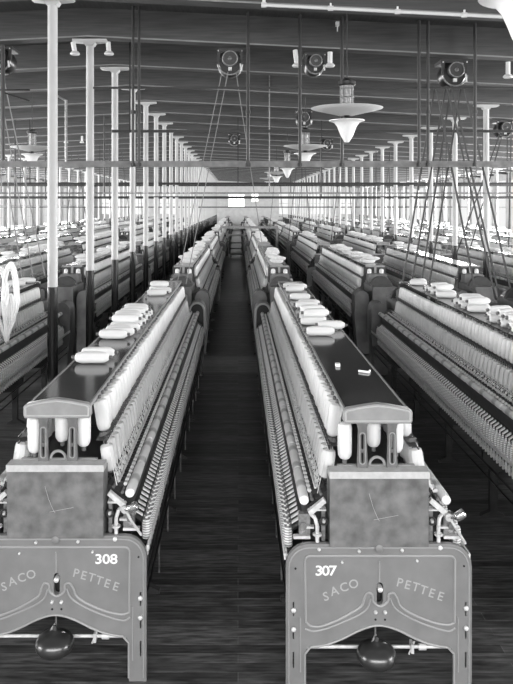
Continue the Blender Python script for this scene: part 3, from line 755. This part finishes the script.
# belts
def belt(a, b, lab, m='belt', w=.022, grp=None):
    a = Vector(a); b = Vector(b); d = (b-a).normalized(); u = Vector((0,1,0)).cross(d).normalized()*(.012 if m == 'belt' else .006); v = Vector((0,w,0))
    vs = [a-u-v,a+u-v,a+u+v,a-u+v,b-u-v,b+u-v,b+u+v,b-u+v]
    tag(MB().add(vs,[(0,1,2,3),(4,7,6,5),(0,4,5,1),(1,5,6,2),(2,6,7,3),(3,7,4,0)]).build('drive_belt', M[m], smooth=False), lab, 'belt', grp)
for (tx, bx, w) in ((435,401,'first'),(446,410,'second'),(451,420,'third'),(461,428,'fourth')):
    belt(at(tx,86,11.05), at(bx,292,11.45), 'dark belt slanting down left from the right motor, %s from the left' % w, w=.012)
for (tx, bx, w) in ((436,477,'first'),(447,496,'second'),(452,500,'third'),(464,513,'fourth')):
    belt(at(tx,86,11.0), at(bx,300,11.35), 'dark belt slanting down right from the right motor, %s from the left' % w, w=.012)
for (tx, bx, w) in ((222,177,'left'),(228,186,'middle')):
    belt(at(tx,72,11.0), at(bx,284,11.45), 'thin pale belt from the centre motor to frame 308, %s one' % w, 'belt2', .008)
belt(at(236,72,11.0), at(268,284,11.45), 'thin pale belt from the centre motor to frame 307', 'belt2', .008)
for (tx, bx, w) in ((2,22,'left'),(8,33,'middle'),(14,45,'right')):
    belt(at(tx-10,80,11.0), at(bx,276,11.4), 'thin belt slanting behind the nearest left column, %s one' % w, 'belt2', .010)
for k, X in enumerate((6.45,)):
    for dx in (-.5,-.3,.35,.55): belt((X+dx*.3,17.6,EYE+roofH(X)-.3), (X+dx*1.6,19.0,1.3), 'distant dark belt fanning down beyond the right columns', 'belt', .012, 'distant belts')
for Y, w in ((29.2,'beyond the first cross aisle'),(46.8,'beyond the second cross aisle')):
    for X in (-6.5,-4.75,-3.02,2.5,4.23,6.16,7.9,9.65,11.4):
        if not vis(X, Y, 0): continue
        zc = EYE+roofH(X)-.25
        for q in (-1, 1):
            belt((X+q*.12,Y,zc), (X+q*.45,Y+.5,1.2), 'thin far belt slanting down to a drive head %s' % w, 'belt', .014, 'far belts '+w)
for k, (Y, X) in enumerate(((19.72,-6.0),(19.72,-3.6),(19.72,6.6),(19.72,8.4),(28.52,-7.5),(28.52,-5.0),(28.52,3.2),(28.52,5.9),(28.52,8.8),(28.52,10.9))):
    tag(MB().tube((X,Y,EYE+.2),(X,Y,EYE+roofH(X)-.002),.022,8).build('hanger_rod', M['rod']), 'distant dark hanger rod under the farther beams', 'rod', 'distant hanger rods')
rail(19.6,.22,.03,.03,-8,7.5,'thin dark pipe crossing low before the first cross aisle','rod','low_pipe')
rail(28.4,.75,.05,.04,-11,11,'dark pipe crossing under the beams past the first cross aisle','rod','overhead_pipe')
rail(41.6,-.12,.06,.05,-14,13.5,'farthest dark pipe crossing at eye level','rod','far_pipe')
# small arm bars at upper left
tag(MB().tube(at(66,100,10.6),at(66,162,10.6),.02,6).tube(at(56,95,10.6),at(66.5,101,10.6),.018,6).build('pipe_arm', M['mid']), 'thin pipe arm beside the nearest left column, bent down to the bearer rail', 'pipe')
tag(MB().tube(at(3,45,10.6),at(3,160,10.6),.03,8).tube(at(-4,90,10.6),at(30,90,10.6),.012,6).tube(at(2,92,10.6),at(30,101,10.6),.012,6).build('conduit', M['rod']), 'dark upright conduit at the left edge of the view', 'pipe')
# rope coil hanging at left
h = MB()
rr = random.Random(3)
def loop(cx, cz, rx, rz, off):
    pts = []
    for i in range(33):
        a = 2*PI*i/32; sn = math.sin(a); w = 1 if sn > -.1 else max(.18, 1+(sn+.1)*.95)
        pts.append((cx*(1 if sn > -.1 else w)+math.cos(a)*rx*w, off, cz+sn*rz))
    h.path(pts, .010, 6)
for k in range(8): loop(.045, 0, .052+.006*k, .37+.012*k, rr.uniform(-.03,.03))
for k in range(7): loop(-.065, -.03, .05+.006*k, .36+.012*k, rr.uniform(-.03,.03))
for k in range(7): loop(.03+.01*(k-3), -.17, .012+.006*k, .23+.006*k, rr.uniform(-.03,.03))
ho = h.build('banding_coil', M['yarn']); ho.location = at(6.5,302,8.4); ho.scale = (1.0,1,1.0)
tag(ho, 'tall coil of white banding cord hanging on the frame end at left', 'cord coil')
# box truck in the centre aisle far away, plus bar
t = empty('doffing_truck', (-.10,36.5,0))
m = MB(); m.box(-.33,.33,-.25,.5,.12,.2); m.build('truck_bed', M['lid'], t)
for x in (-.31,.31):
    for y in (-.22,.45): MB().box(x-.03,x+.03,y-.03,y+.03,.2,1.05).build('corner_post', M['wood'], t)
for z in (.42,.70): MB().box(-.33,.33,-.25,-.2,z,z+.06).build('cross_bar', M['wood'], t)
m = MB().box(-.36,.36,-.27,.5,1.05,1.12); m.build('truck_top', M['lid'], t)
for x in (-.25,.25):
    for y in (-.15,.4): MB().lathe([(.06,-.02),(.06,.02)], (x,y,.06), (1,0,0), 12).build('wheel', M['dark'], t)
tag(t, 'low wooden truck standing far down the centre aisle', 'truck')
tag(MB().box(-.70,1.60,29.3,29.36,1.66,1.76).box(-.70,-.64,29.3,29.36,1.497,1.66).box(1.52,1.60,29.3,29.36,0,1.66).build('crossing_bar', M['wood'], smooth=False), 'grey bar bridging the far end of the centre aisle', 'bar')
# ---------------------------------------------------------------- light
def area(name, loc, rot, sx, sy, e):
    l = bpy.data.lights.new(name, 'AREA'); l.shape = 'RECTANGLE'; l.size = sx; l.size_y = sy; l.energy = e
    o = bpy.data.objects.new(name, l); C.objects.link(o); o.location = loc; o.rotation_euler = rot; return o
area('window_light_near', (1.0,-4.4,4.1), (math.radians(76),0,0), 16, 2.2, 1150)
for k in range(4):
    y = 8+k*18
    area('window_light_left', (XL+.3,y,2.7), (math.radians(90),0,math.radians(-90)), 17, 2.2, 2500)
    area('window_light_right', (XR-.3,y,2.7), (math.radians(90),0,math.radians(90)), 17, 2.2, 2500)
w = bpy.data.worlds.new('World'); sc.world = w; w.use_nodes = True
w.node_tree.nodes['Background'].inputs[0].default_value = (1,1,1,1); w.node_tree.nodes['Background'].inputs[1].default_value = .5
# ---------------------------------------------------------------- camera
cam = bpy.data.cameras.new('camera'); co = bpy.data.objects.new('camera', cam); C.objects.link(co)
co.location = (0,0,EYE); co.rotation_euler = (PI/2,0,0)
cam.sensor_fit = 'HORIZONTAL'; cam.sensor_width = 36; cam.lens = 733/513*36
cam.shift_x = (256.5-238)/513; cam.shift_y = -(342-205)/513; cam.clip_end = 200
sc.camera = co
sc.view_settings.view_transform = 'Standard'; sc.view_settings.look = 'None'; sc.view_settings.gamma = 1; sc.view_settings.use_curve_mapping = False
sc.view_settings.exposure = 0.36
